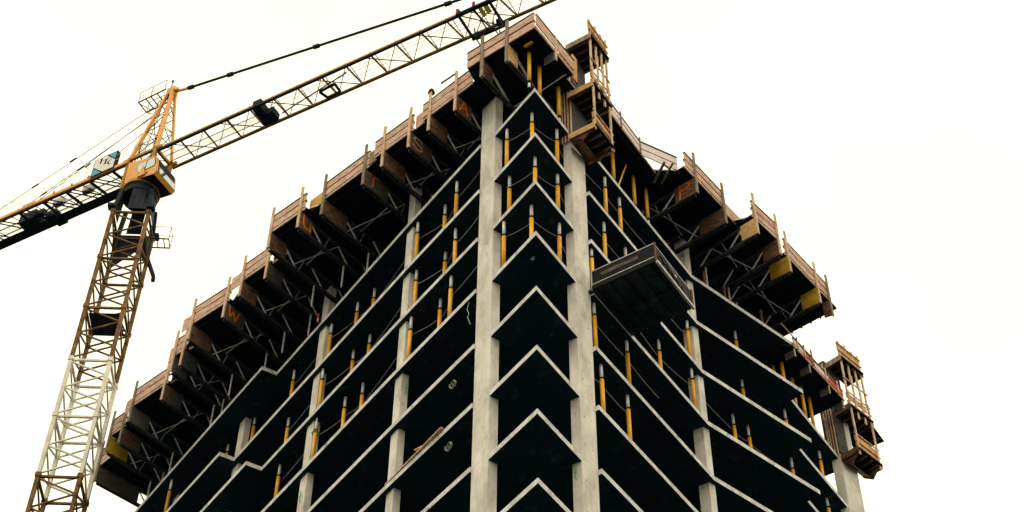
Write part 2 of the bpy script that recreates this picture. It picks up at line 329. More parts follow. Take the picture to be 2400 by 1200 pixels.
def form_table(F, A, B, posts, label, inward=4.6, fillers=(), over=0.0, zb=58.2):
    f, e, n = FAC[F]
    a, b = f(*A), f(*B)
    d = (b-a); Ln = d.length; d.normalize()
    inn = Vector((0, 0, 1)).cross(d); inn = inn if inn.dot(n) < 0 else -inn      # inward normal
    root = thing('form_table', label, 'form table', (a+b)/2+Vector((0, 0, 58.2)), 'flying form tables along the edge of the top deck')
    up_ = Vector((0, 0, 1))
    # plywood deck with its edge strip and joists
    m = MB(); c = (a+b)/2+d*(over/2)+inn*(inward/2)+up_*(ZD+.10)
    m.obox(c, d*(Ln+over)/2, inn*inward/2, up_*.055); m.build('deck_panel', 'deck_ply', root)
    m = MB()
    for i in range(int(inward/.55)):
        q = inn*(.35+.55*i)+up_*(ZD-.03)
        m.bar(a+d*.05+q, b+d*(over-.05)+q, .08, .14)
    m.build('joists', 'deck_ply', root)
    m = MB(); m.bar(a+up_*(ZD+.03)-inn*.02, b+up_*(ZD+.03)-inn*.02, .045, .1); m.build('edge_strip', 'post_wood', root)
    # two guard planks
    for z0, z1 in ((ZD+.13, ZD+.53), (ZD+.63, ZD+1.04)):
        m = MB(); tl = random.uniform(-.008, .008)
        nseg = 2; cuts = [0, random.uniform(.35, .65), 1]
        for i in range(nseg):
            p0 = a+d*(Ln*cuts[i]+.004); p1 = a+d*(Ln*cuts[i+1]-.004); o = -inn*(.03+random.uniform(0, .012))
            m.hexa([p0+o+up_*z0, p1+o+up_*(z0+tl), p1+o-inn*.045+up_*(z0+tl), p0+o-inn*.045+up_*z0, p0+o+up_*z1, p1+o+up_*(z1+tl), p1+o-inn*.045+up_*(z1+tl), p0+o-inn*.045+up_*z1])
        m.build('guard_plank', 'plank', root)
    m = MB(); m.bar(a+up_*(ZD+1.08)-inn*.05, b+up_*(ZD+1.08)-inn*.05, .1, .07); m.bar(a+up_*(ZD+.58)-inn*.0, b+up_*(ZD+.58)-inn*.0, .05, .13); m.bar(a+up_*(ZD+.105)-inn*.01, b+up_*(ZD+.105)-inn*.01, .04, .04); m.build('rail', 'black_steel', root)
    for (t, pm, sm, letter, lm, pl) in posts:
        p = a+d*t
        side = -d
        # upright post board
        m = MB(); m.hexa([p-inn*.1+d*s1*.075+up_*zb-inn*o1*.06 for s1, o1 in ((-1, 0), (1, 0), (1, 1), (-1, 1))]+[p-inn*.1+d*s1*.075+up_*(61.05+(.05 if s1 > 0 else 0))-inn*o1*.06 for s1, o1 in ((-1, 0), (1, 0), (1, 1), (-1, 1))])
        m.build('post', pm, root)
        # plywood side panel below the deck
        m = MB(); q = p+side*.06
        m.hexa([q-inn*.1+up_*zb, q+inn*pl+up_*(zb+.1), q+inn*pl+up_*(zb+.1)-side*.045, q-inn*.1+up_*zb-side*.045, q-inn*.1+up_*(ZD-.11), q+inn*pl+up_*(ZD-.11), q+inn*pl+up_*(ZD-.11)-side*.045, q-inn*.1+up_*(ZD-.11)-side*.045])
        sp = m.build('side_panel', sm, root)
        if letter:
            mb = MB()
            if F == 'L':
                Pf = lambda x, y, q=q: q+side*.006+inn*(.12+x*1.1)+up_*(zb+.26+y*.95)
            else:
                Pf = lambda x, y, q=q: q+side*.006+inn*(.8-x*1.1)+up_*(zb+.26+y*.95)
            for st in GLYPH[letter]: stroke(mb, Pf, st, .085)
            mb.build('spray_letter', lm, sp)
        # truss: double bottom chord, top chord, web
        if pl < .5: continue
        q = p+d*.06; i0, i1 = .55, inward+.4
        m = MB()
        for s1 in (-.07, .07):
            m.bar(q+d*s1+inn*(i0-.5)+up_*(zb+.06), q+d*s1+inn*i1+up_*(zb+.06), .055, .13)
        m.bar(q+inn*.1+up_*(ZD-.17), q+inn*i1+up_*(ZD-.17), .12, .12)
        m.build('truss_chord', 'alu_dark', root)
        x = pl+.05; j = 0
        while x < i1-.3:
            m = MB(); m.bar(q+inn*x+up_*(ZD-.24), q+inn*(x+.8)+up_*(zb+.13), .065, .05); m.build('strut', 'alu_light', root)
            m = MB(); m.bar(q+inn*(x+.9)+up_*(zb+.13), q+inn*(x+1.15)+up_*(ZD-.24), .028, .028); m.build('strut', 'alu_light' if j == 0 else 'alu_dark', root)
            x += 1.75; j += 1
        # screw jack leg down to the slab
        m = MB(); lg = q+inn*(3.0); m.tube([lg+up_*(Z0+HT+.005), lg+up_*(zb-.01)], .045, 8); m.build('jack_leg', 'alu_light', root)
    if len(posts) >= 2:
        p0 = a+d*posts[0][0]; p1 = a+d*posts[1][0]
        for k, (ia, ib) in enumerate(((1.7, 2.3), (2.5, 1.5))):
            m = MB(); m.bar(p0+inn*ia+up_*(zb+.2+.7*k), p1+inn*ib+up_*(ZD-.35-.65*k), .032); m.build('cross_brace', 'alu_light', root)
    for (t0, t1, z0, z1, fm) in fillers:
        m = MB(); p0, p1 = a+d*t0, a+d*t1
        m.hexa([p0+inn*.12+up_*z0, p1+inn*.12+up_*z0, p1+inn*.15+up_*z0, p0+inn*.15+up_*z0, p0+inn*.12+up_*z1, p1+inn*.12+up_*z1, p1+inn*.15+up_*z1, p0+inn*.15+up_*z1])
        m.build('filler_panel', fm, root)
    return root
W, G, Y = 'post_wood', 'weathered_wood', 'ply_yellow'
B_, G_ = 'ply_brown', 'ply_grey'
SO, SP = 'spray_orange', 'spray_pale'
form_table('L', (2.95, 1.17), (5.95, 1.83), [(.96, W, B_, 'A', SO, .85), (2.58, W, B_, None, None, 1.0)], 'edge table with an orange smudge on its panel, first left of the corner deck', fillers=((2.95, 3.7, ZD+.1, ZD+1.02, 'plank'),))
form_table('L', (6.62, 1.9), (9.0, 2.47), [(.16, W, B_, 'S', SP, 1.3), (1.81, W, B_, None, None, 1.3)], 'wooden edge table with a pale letter S sprayed on its dark side panel', fillers=((2.4, 3.05, ZD+.1, ZD+.95, 'weathered_wood'),))
form_table('L', (9.55, 2.42), (12.55, 3.12), [(.22, G, 'ply_mid', 'T', SO, 1.4), (2.92, G, B_, None, None, 1.4)], 'wide wooden edge table with an orange T on its grey panel', fillers=((2.99, 4.2, ZD+.15, ZD+.98, 'ply_orange'),))
form_table('L', (13.45, 3.52), (15.75, 4.12), [(.27, W, B_, 'U', SO, .7), (2.24, W, B_, None, None, .95)], 'wooden edge table with an orange U on a tan panel')
form_table('L', (17.35, 3.22), (19.3, 3.72), [(.06, W, G_, None, None, .9), (1.86, W, B_, None, None, .9)], 'narrow edge table with bare panels between the tables marked U and W', fillers=((1.95, 3.0, ZD+.12, ZD+.6, 'plank'), (1.95, 3.0, ZD+.64, ZD+1.0, 'plank'), (-1.3, -.02, ZD-.02, ZD+.98, 'plank')))
form_table('L', (20.75, 3.6), (23.4, 4.37), [(.15, W, G_, 'W', SO, 1.2), (2.57, W, B_, None, None, 1.3)], 'wooden edge table with a bright orange W on its dark side panel', fillers=((2.74, 3.6, ZD+.12, ZD+1.0, 'plank'),))
form_table('L', (25.0, 3.77), (25.95, 4.05), [(.1, W, G_, None, None, .9), (.80, W, G_, None, None, .9)], 'narrowest edge table with two close posts, between the tables marked W and C', fillers=((1.0, 1.5, ZD-.02, ZD+.95, 'plank'), (-1.2, -.02, ZD-.02, ZD+.95, 'plank')))
form_table('L', (27.8, 3.38), (30.6, 4.1), [(.13, W, G_, 'C', 'spray_faint', 1.1), (2.7, G, G_, None, None, 1.1)], 'wooden edge table with a faint orange C on its black side panel', fillers=((2.95, 3.6, ZD-.02, ZD+.95, 'plank'), (-1.6, -.02, ZD-.02, ZD+.95, 'ply_grey')))
form_table('L', (32.1, 3.7), (33.35, 4.0), [(.13, G, G_, 'B', 'spray_faint', 1.2), (1.19, G, 'ply_yellow', None, None, 1.2)], 'small wooden edge table with an orange B panel and a yellow panel beside it')
form_table('L', (34.6, 3.2), (36.1, 3.45), [(1.25, G, G_, None, None, 2.6)], 'last edge table at the far left end, closed by a plain black panel', inward=4.0)
form_table('R', (9.15, 2.31), (12.25, 2.66), [(.72, G, B_, 'P', SO, 1.05), (3.05, G, B_, None, None, 1.3)], 'wooden edge table with an orange letter P on its brown side panel', fillers=((3.15, 5.9, ZD+.1, ZD+.95, 'plank'),))
form_table('R', (13.42, 3.57), (15.45, 3.91), [(.12, W, 'ply_light', 'O', SP, .75), (1.9, W, B_, None, None, .8)], 'wooden edge table with a pale ring sprayed on its light side panel')
form_table('R', (16.4, 3.78), (20.35, 4.24), [(.13, W, Y, None, None, .95), (2.75, W, Y, None, None, .85), (3.86, G, B_, None, None, .3)], 'edge table with two bright yellow panels at the right end of the deck', over=.75)

# corner deck
C0 = Vector((.005, 0, 0)); C0 = FL(-.94, .64)
cdk = thing('corner_deck', 'corner formwork deck with plank guard jutting out over the sharp corner', 'form table', C0+Vector((0, 0, 58.2)))
cl, crr = FL(2.47, 1.79), FR(2.0, .73)
U = Vector((0, 0, 1))
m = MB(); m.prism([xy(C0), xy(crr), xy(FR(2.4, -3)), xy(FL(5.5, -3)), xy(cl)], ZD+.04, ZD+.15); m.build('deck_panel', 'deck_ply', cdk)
m = MB()
for i in range(6):
    m.bar(FL(.0+.3*i, .5-.6*i, ZD-.03), FR(.6+.3*i, .3-.45*i, ZD-.03), .08, .13)
m.build('joists', 'deck_ply', cdk)
def guard(a, b, root, zz, mt, th=.045, z_off=0.0):
    d = (b-a).normalized(); o = d.cross(U); 
    if o.dot(CAM-a) < 0: o = -o
    for z0, z1 in zz:
        m = MB(); L_ = (b-a).length
        k = max(1, int(L_/1.9)); 
        for i in range(k):
            p0 = a+d*(L_*i/k+.004); p1 = a+d*(L_*(i+1)/k-.004); oo = o*(.02+random.uniform(0, .012))
            m.hexa([p0+oo+U*z0, p1+oo+U*z0, p1+oo+o*th+U*z0, p0+oo+o*th+U*z0, p0+oo+U*z1, p1+oo+U*z1, p1+oo+o*th+U*z1, p0+oo+o*th+U*z1])
        m.build('guard_plank', mt, root)
    m = MB(); m.bar(a+o*.05+U*(zz[-1][1]+.035), b+o*.05+U*(zz[-1][1]+.035), .1, .06)
    if len(zz) > 1: zc = (zz[0][1]+zz[1][0])/2; m.bar(a+U*zc, b+U*zc, .05, .14)
    m.build('rail', 'black_steel', root)
    return d, o
dl, ol = guard(C0, cl, cdk, ((ZD+.02, ZD+.49), (ZD+.6, ZD+1.06)), 'plank')
dr, orr = guard(C0, crr, cdk, ((ZD+.30, ZD+.98),), 'plank')
m = MB(); m.bar(C0+U*(ZD+.03)+orr*.03, crr+U*(ZD+.03)+orr*.03, .045, .1); m.bar(C0+U*(ZD+.2)+orr*.01, crr+U*(ZD+.2)+orr*.01, .045, .05); m.build('edge_strip', 'post_wood', cdk)
for t, pm, sm in ((1.42, G, 'ply_light'), (2.75, G, B_)):
    p = C0+dl*t; inn = -ol
    m = MB(); m.bar(p+ol*.1+U*58.1, p+ol*.1+U*61.08, .16, .06, upv=ol); m.build('post', pm, cdk)
    q = p-dl*.06; m = MB()
    m.hexa([q+ol*.1+U*58.12, q-ol*.62+U*58.25, q-ol*.62+U*58.25+dl*.045, q+ol*.1+U*58.12+dl*.045, q+ol*.1+U*(ZD-.02), q-ol*.62+U*(ZD-.02), q-ol*.62+U*(ZD-.02)+dl*.045, q+ol*.1+U*(ZD-.02)+dl*.045]); m.build('side_panel', sm, cdk)
    m = MB()
    for s1 in (-.07, .07): m.bar(p+dl*s1+U*58.18, p+dl*s1-ol*3.2+U*58.18, .055, .12)
    m.build('truss_chord', 'alu_dark', cdk)
    m = MB(); m.bar(p-ol*.5+U*59.2, p-ol*2.0+U*58.25, .09, .06); m.build('strut', 'alu_light', cdk)
    m = MB(); m.obox(p+ol*.03+U*58.16, dl*.09, ol*.02, U*.035); m.build('chord_cap', 'alu_light', cdk)
    m = MB(); m.bar(p-ol*2.1+U*58.2, p+dl*(-1.2)-ol*2.6+U*59.2, .03); m.build('cross_brace', 'alu_light', cdk)
p = C0+dr*1.47
m = MB(); m.bar(p+orr*.08+U*58.75, p+orr*.08+U*60.5, .13, .05, upv=orr); m.build('post', W, cdk)
m = MB(); q = p-dr*.05; m.hexa([q+orr*.08+U*58.75, q-orr*.5+U*58.75, q-orr*.5+U*58.75+dr*.04, q+orr*.08+U*58.75+dr*.04, q+orr*.08+U*(ZD-.02), q-orr*.5+U*(ZD-.02), q-orr*.5+U*(ZD-.02)+dr*.04, q+orr*.08+U*(ZD-.02)+dr*.04]); m.build('side_panel', 'ply_grey', cdk)
m = MB(); m.bar(C0+dl*.85-ol*.42+U*(ZD-.12), C0+dl*.45-ol*.42+U*(ZD-.12), .1, .09); m.build('notched_bracket', 'shore_yellow', cdk)

# right edge deck between the corner column form and the table marked p
rdk = thing('edge_deck', 'plain formwork deck with pinkish guard boards right of the corner column form', 'form table', FR(6.4, 1.0, 59.2))
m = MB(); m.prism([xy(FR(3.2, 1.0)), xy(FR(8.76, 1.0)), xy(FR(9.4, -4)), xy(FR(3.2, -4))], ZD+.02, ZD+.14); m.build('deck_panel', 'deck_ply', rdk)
m = MB()
for i in range(8): m.bar(FR(3.3, .8-.55*i, ZD-.05), FR(8.6, .8-.55*i, ZD-.05), .08, .13)
m.build('joists', 'deck_ply', rdk)
m = MB(); m.bar(FR(3.2, 1.03, ZD+.05), FR(8.76, 1.03, ZD+.05), .045, .1); m.build('edge_strip', 'post_wood', rdk)
guard(FR(3.3, .98), FR(7.4, .98), rdk, ((ZD+.16, ZD+.42), (ZD+.5, ZD+.82)), 'pink_plank')
guard(FR(7.45, .9), FR(9.25, 1.9), rdk, ((ZD+.1, ZD+.5), (ZD+.58, ZD+1.0)), 'pink_plank')
for s in (5.6, 7.35):
    m = MB(); m.bar(FR(s, 1.06, ZD), FR(s, 1.06, ZD+1.15), .1, .05, upv=NR); m.build('post', G, rdk)
m = MB(); m.bar(FR(8.3, 1.75, ZD-.1), FR(9.1, .75, ZD-.1), .1, .12); m.bar(FR(8.55, 2.05, ZD-.1), FR(9.35, 1.0, ZD-.1), .07, .1); m.bar(FR(8.4, 1.6, ZD-.02), FR(9.0, 1.75, ZD-.02), .06); m.build('outrigger', 'weathered_wood', rdk)
m = MB(); m.tube([FR(7.5, .2, 59.3), FR(6.5, .25, Z0+HT)], .035, 6); tag(m.build('raking_brace', 'shore_yellow'), 'thin slanting yellow brace pole under the plain right deck', 'brace')

# far bay deck with red edge
fdk = thing('edge_deck', 'formwork deck with a red and white guard edge over the far right bay', 'form table', FR(21.7, 2.4, 56.2))
z3 = 56.40
A3, B3 = FR(19.3, 2.40), FR(24.15, 2.82)
m = MB(); m.prism([xy(A3), xy(B3), xy(FR(24.4, .3)), xy(FR(25.2, -6)), xy(FR(18.9, -6)), xy(FR(18.9, 1.9))], z3-.02, z3+.10); m.build('deck_panel', 'deck_ply', fdk)
m = MB()
for i in range(6): m.bar(FR(20.0, 1.7-.5*i, z3-.05), FR(24.2, 2.1-.5*i, z3-.05), .08, .13)
m.build('joists', 'deck_ply', fdk)
m = MB(); m.bar(A3+U*(z3+.05)+NR*.03, B3+U*(z3+.05)+NR*.03, .045, .1); m.build('edge_strip', 'post_wood', fdk)
d3 = (B3-A3).normalized()
for t0, t1, mt in ((.0, .72, 'pink_plank'), (.75, 1.5, 'red'), (1.53, 2.0, 'red'), (2.03, 3.25, 'pink_plank'), (3.28, 4.75, 'red')):
    _, o3 = guard(A3+d3*t0, A3+d3*t1, fdk, ((z3+.16, z3+.50),), mt)
m = MB(); m.bar(A3-d3*.9+U*(z3+.82), B3+U*(z3+.72), .05); m.build('rail', W, fdk)
for t in (.35, 1.0, 1.75, 3.0, 4.2):
    m = MB(); p = A3+d3*t; m.bar(p+o3*.1+U*(z3-.0), p+o3*.1+U*(z3+(1.05 if t == 1.75 else .8)), .09, .05, upv=o3); m.build('post', W if t != 1.75 else G, fdk)
for t in (.15, 1.55, 3.4, 4.75):
    m = MB(); p = A3+d3*t; m.bar(p-o3*.02+U*(z3-.55), p-o3*.02+U*(z3-.0), .07, .05, upv=o3); m.build('hanger', W, fdk)
    m = MB(); m.obox(p-o3*.3+U*(z3-.32), d3*.02, o3*.25, U*.22); m.build('side_panel', G_, fdk)

# ------------------------------------------------------------------ column formworks
def column_form(f0, ang, n_out, label, zb, zt, zp, wid, out_, bm, cx_):
    # f0: base point at the column face, left end; ang: unit along; n_out: outward
    root = thing('column_form', label, 'column form', f0+U*zb, 'wooden climbing forms round the right hand columns')
    al, no = ang, n_out
    def P(s, w_, z): return f0+al*s+no*w_+U*z
    xs = (0.04, wid*.35, wid*.68, wid-.04)
    for i, x in enumerate(xs):
        lo = zb if i in (0, 3) else zb+2.6
        mid = (lo+zt)/2+.4
        m = MB(); m.bar(P(x, out_, lo), P(x, out_, mid), .12, .06, upv=no); m.bar(P(x+.05, out_-.07, mid-.3), P(x+.04, out_-.05, zt+.05*(i % 2)), .12, .06, upv=no)
        m.build('post', W, root)
    for z in zp:       # working platforms
        m = MB(); m.obox(P(wid/2, out_/2+.1, z), al*(wid/2+.05), no*(out_/2+.0), U*.04); 
        m.build('platform', 'deck_ply', root)
        for xx in (-.06, wid+.06):
            m = MB(); m.bar(P(xx, .15, z-.02), P(xx, out_+.05, z-.02), .05, .34); m.build('toe_board', bm if z < zp[-1] else 'weathered_wood', root)
        m = MB()
        for i in range(4): m.bar(P(.1+wid*.27*i, .15, z-.1), P(.1+wid*.27*i, out_, z-.1), .1, .1)
        m.build('bearers', 'ply_brown', root)
    # guard boards on the outer side
    for z0, z1, x0, x1 in ((zp[0]+.1, zp[0]+.5, .0, wid), (zp[0]+.56, zp[0]+.98, -.02, wid+.05), (zp[1]+.1, zp[1]+.42, -.05, wid), (zp[1]+.6, zp[1]+.95, -.05, wid*.9), (zp[2]+.05, zp[2]+.5, -.02, wid+.06), (zp[2]+.56, zp[2]+.98, -.05, wid+.05), (zp[2]+1.04, zt-.1, -.06, wid+.02)):
        m = MB(); m.hexa([P(x0, out_-.05, z0), P(x1, out_-.05, z0), P(x1, out_-.1, z0), P(x0, out_-.1, z0), P(x0, out_-.05, z1), P(x1, out_-.05, z1), P(x1, out_-.1, z1), P(x0, out_-.1, z1)]); m.build('guard_plank', 'ply_light', root)
    # ledger battens that show as dark lines
    for z in (zp[0]+.53, zp[0]+1.02, zp[1]+.5, zp[1]+1.0, zp[1]+1.9, zp[2]+.53, zp[2]+1.01):
        m = MB(); m.bar(P(-.1, out_+.0, z), P(wid+.14, out_+.0, z), .05, .05); m.build('ledger', 'post_wood', root)
    # form panels round the column
    m = MB(); m.obox(P(cx_, .2, (zp[0]+zp[2])/2+.3), al*(.6), no*.03, U*((zp[2]-zp[0])/2)); m.build('form_panel', 'ply_grey', root)
    for sgn, x in ((-1, cx_-.6), (1, cx_+.6)):
        m = MB(); m.obox(P(x, -.16, (zp[0]+zp[2])/2+.3), al*.03, no*.34, U*((zp[2]-zp[0])/2)); m.build('form_panel', 'ply_brown', root)
    m = MB()
    for i in range(4):
        m.bar(P(cx_-.66, .14-.15*i, zp[0]+.1), P(cx_-.66, .14-.15*i, zp[2]+.1), .05, .05)
    m.build('waler', W, root)
    m = MB()
    for i in range(5): m.tube([P(cx_-.4+.2*i, .0, zp[1]+.2), P(wid/2-.4+.2*i, .0, zt-.6)], .018, 5)
    m.build('rebar', 'rebar', root)
    # brackets below
    for x in (.06, wid-.06):
        m = MB(); m.hexa([P(x-.05, .12, zb+.1), P(x+.05, .12, zb+.1), P(x+.05, out_*.55, zb-.28), P(x-.05, out_*.55, zb-.28), P(x-.05, .12, zb+.42), P(x+.05, .12, zb+.42), P(x+.05, out_+.02, zb+.32), P(x-.05, out_+.02, zb+.32)]); m.build('bracket', 'ply_brown', root)
    m = MB(); m.hexa([P(0, .12, zb+.16), P(wid, .12, zb+.16), P(wid, out_*.5, zb-.22), P(0, out_*.5, zb-.22), P(0, .12, zb+.2), P(wid, .12, zb+.2), P(wid, out_*.5, zb-.18), P(0, out_*.5, zb-.18)]); m.build('splash_board', 'ply_brown', root)
    return root
column_form(FR(2.5, 0), ER, NR, 'wooden climbing form with tall posts on the right corner column near the top', 55.75, 63.85, (55.95, 58.85, 62.45), 1.48, 1.4, 'ply_light', .87)
d4 = (ER*1.7+NR*.38).normalized(); n4 = Vector((d4.y, -d4.x, 0)); n4 = n4 if n4.dot(NR) > 0 else -n4
column_form(FR(24.5, 2.97)-n4*1.15, d4, n4, 'wooden climbing form with tall posts on the far right column against the sky', 53.2, 60.85, (53.5, 56.3, 59.6), 1.74, 1.15, 'ply_brown', .44)
fp = thing('catch_platform', 'thin dark catch platform sticking out behind the far right column form', 'platform', FR(27.0, 2.4, 56.5))
m = MB(); m.obox(FR(27.0, 2.5, 56.45), ER*1.0, NR*.75, U*.04); m.build('deck_panel', 'deck_ply', fp)
for s_ in (26.4, 27.6):
    m = MB(); m.bar(FR(s_, 1.7, 56.36), FR(s_, 3.2, 56.36), .08); m.build('bearer', 'ply_brown', fp)
bp = thing('upright_board', 'narrow upright wooden box standing between the corner deck guard and the column form', 'board', FR(2.1, .75, 59.3))
m = MB(); m.bar(FR(2.15, .72, 59.2), FR(2.15, .72, 60.95), .36, .06, upv=NR); m.build('board', 'ply_light', bp)
m = MB(); m.bar(FR(2.36, .70, 59.2), FR(2.36, .70, 60.95), .05, .1, upv=NR)
for i in range(6): m.bar(FR(2.36, .66, 59.4+.25*i), FR(2.5, .66, 59.4+.25*i), .05)
m.build('battens', 'ply_brown', bp)

# ------------------------------------------------------------------ loading platform
lp = thing('loading_platform', 'dark steel loading platform with ribbed underside hanging out of the right facade', 'platform', FR(5.2, 1.6, Z(3)))
def PL(s, w_, z): return FR(3.72+s, .28+w_, Z(3)+z)
LW, LD = 2.98, 2.78
m = MB(); n = 6
LQ = LD+.8
for i in range(n):
    s0 = -.8+LQ*i/n; s1 = -.8+LQ*(i+.6)/n; s2 = -.8+LQ*(i+1)/n
    m.hexa([PL(0, s0, -.03), PL(LW, s0, -.03), PL(LW, s1, -.03), PL(0, s1, -.03), PL(0, s0, .1), PL(LW, s0, .1), PL(LW, s1, .1), PL(0, s1, .1)])
    m.hexa([PL(0, s1, .05), PL(LW, s1, .05), PL(LW, s2, .05), PL(0, s2, .05), PL(0, s1, .1), PL(LW, s1, .1), PL(LW, s2, .1), PL(0, s2, .1)])
m.build('ribbed_deck', 'corrugated', lp)
m = MB(); m.bar(PL(-.05, 0, .06), PL(-.05, LD, .06), .08, .2); m.build('side_beam', 'black_steel', lp)
m = MB(); m.bar(PL(0, LD+.05, .03), PL(LW, LD+.05, .03), .09, .13); m.build('front_beam', 'alu_light', lp)
m = MB()
m.bar(PL(LW*.52, -.7, .0), PL(LW*.52, LD, .0), .06, .07)
m.build('cross_beam', 'black_steel', lp)
m = MB(); m.obox(PL(-.05, LD/2, .62), NR*LD/2, ER*.015, U*.36); m.build('side_panel', 'black_steel', lp)
m = MB(); m.obox(PL(-.075, LD*.45, .62), NR*LD*.3, ER*.006, U*.1); m.build('nameplate', 'ply_mid', lp)
m = MB()
for z in (.24, .99): m.bar(PL(-.06, 0, z), PL(-.06, LD, z), .04)
m.bar(PL(-.06, .0, -.05), PL(-.06, .0, 1.0), .05); m.bar(PL(-.02, LD, 1.0), PL(LW, LD, 1.0), .04); m.build('rail', 'alu_light', lp)
m = MB(); m.bar(PL(0, LD, .1), PL(0, LD, 1.1), .1); m.bar(PL(LW, LD, .1), PL(LW, LD, 1.1), .1); m.build('corner_post', 'rebar', lp)
m = MB(); m.obox(PL(LW/2, LD, .6), ER*LW/2, NR*.015, U*.38); m.build('front_panel', 'black_steel', lp)
m = MB()
pts = [PL(.25+.12*i, LD+.08, .5-.02*i+.1*math.sin(i*1.9)) for i in range(16)]
m.tube(pts, .035, 5); m.build('chain', 'black_steel', lp)
m = MB(); m.tube([PL(.9, LD+.06, .85), PL(1.15, LD+.06, .75), PL(1.5, LD+.06, .6)], .02, 5); m.obox(PL(1.55, LD+.06, .58), ER*.06, NR*.02, U*.06); m.build('tie_wire', 'alu_light', lp)

# ------------------------------------------------------------------ small things on the building
def coil(label, c, r, name='wire_coil', mt='wire', nrm=None, cat='coil'):
    m = MB(); a = EL; b = U
    m.tube([Vector(c)+a*r*math.cos(t*.42)+b*r*1.15*math.sin(t*.42)+NL*.004*t for t in range(32)], .012, 5)
    return tag(m.build(name, mt), label, cat)
coil('upper of two small wire coils hanging left of the corner column', FL(5.15, .12, Z(4)-.95), .16)
coil('lower of two small wire coils hanging left of the corner column', FL(5.25, .12, Z(5)-.95), .16)
coil('little ring hanging under the fourth slab at the corner tip', FL(.95, -.6, Z(3)-.25), .07)
m = MB(); m.tube([FL(4.35, .1, Z(3)-.12), FL(4.42, .14, Z(3)-.5), FL(4.3, .12, Z(3)-.85), FL(4.36, .14, Z(3)-1.0), FL(4.2, .1, Z(3)-1.5)], .014, 5)
tag(m.build('loose_wire', 'wire'), 'loose crooked wire dangling under the fourth slab left of the corner column', 'wire')
for i, (p, ln, lab) in enumerate(((FR(2.75, -.2, Z(6)-.45), .5, 'green strap dangling beside the right corner column low in the picture'), (FL(9.15, -.1, Z(3)-.7), .5, 'green strap hanging on the first inner column of the left facade'), (FL(17.2, .16, Z(3)-1.0), .6, 'green strap hanging on the second inner column of the left facade'), (FL(26.3, .9, Z(2)-.9), .45, 'short green strap hanging at the lower left of the building'))):
    m = MB(); m.tube([p, p+Vector((.02, .01, -ln*.3)), p+Vector((-.03, 0, -ln*.6)), p+Vector((.03, .01, -ln))], .022, 5); tag(m.build('green_strap', 'green'), lab, 'strap')
m = MB(); m.tube([FL(16.75+.16*math.cos(t*.6), .02+.16*math.sin(t*.6), Z(3)+2.05+.02*math.sin(t)) for t in range(12)], .028, 5)
tag(m.build('green_band', 'green'), 'green band wrapped round a yellow post beside the second inner column', 'strap')
m = MB(); m.bar(FL(5.6, .28, Z(5)+.15), FL(9.6, .22, Z(5)+.17), .14, .05); tag(m.build('timber_batten', 'post_wood'), 'long pale timber batten lying on the sixth slab edge left of the corner', 'timber')
m = MB(); m.bar(FL(6.9, .26, Z(5)+.2), FL(7.5, .26, Z(5)+.42), .1, .05); tag(m.build('timber_offcut', 'ply_light'), 'short tan timber offcut propped on the sixth slab edge', 'timber')
m = MB(); m.tube([FL(17.35, .35, Z0+.35), FL(17.35, .35, Z0+.9)], .05, 6); tag(m.build('red_cylinder', 'red'), 'small red cylinder hanging under the deck above the second inner column', 'cylinder')
for s, lab in ((15.2, 'short wooden prop on the topmost slab nearest the far right bay'), (17.6, 'short wooden prop on the topmost slab under the yellow sided table'), (13.9, 'short wooden prop on the topmost slab just right of the bend')):
    m = MB(); m.bar(FR(s, .42+(s-12.9)*.30-.12, Z0+HT+.002), FR(s, .42+(s-12.9)*.30-.12, Z0+HT+1.0), .08); tag(m.build('wooden_prop', 'rebar'), lab, 'prop', 'short wooden props on the topmost slab')
m = MB(); m.bar(FL(3.95, 1.5, 61.0), FL(4.75, 1.75, 60.95), .07, .05); tag(m.build('crooked_stick', 'weathered_wood'), 'short dark stick poking left from the top of the first table', 'stick')
m = MB(); hp = FL(5.47, 1.8, 61.1); m.tube([hp+Vector((0, 0, -.1)), hp+Vector((0, 0, .02)), hp+Vector((0, 0, .12))], .17, 10, r2=.1); tag(m.build('black_cap', 'black_steel'), 'black bag pulled over the top of a post left of the corner', 'bag')

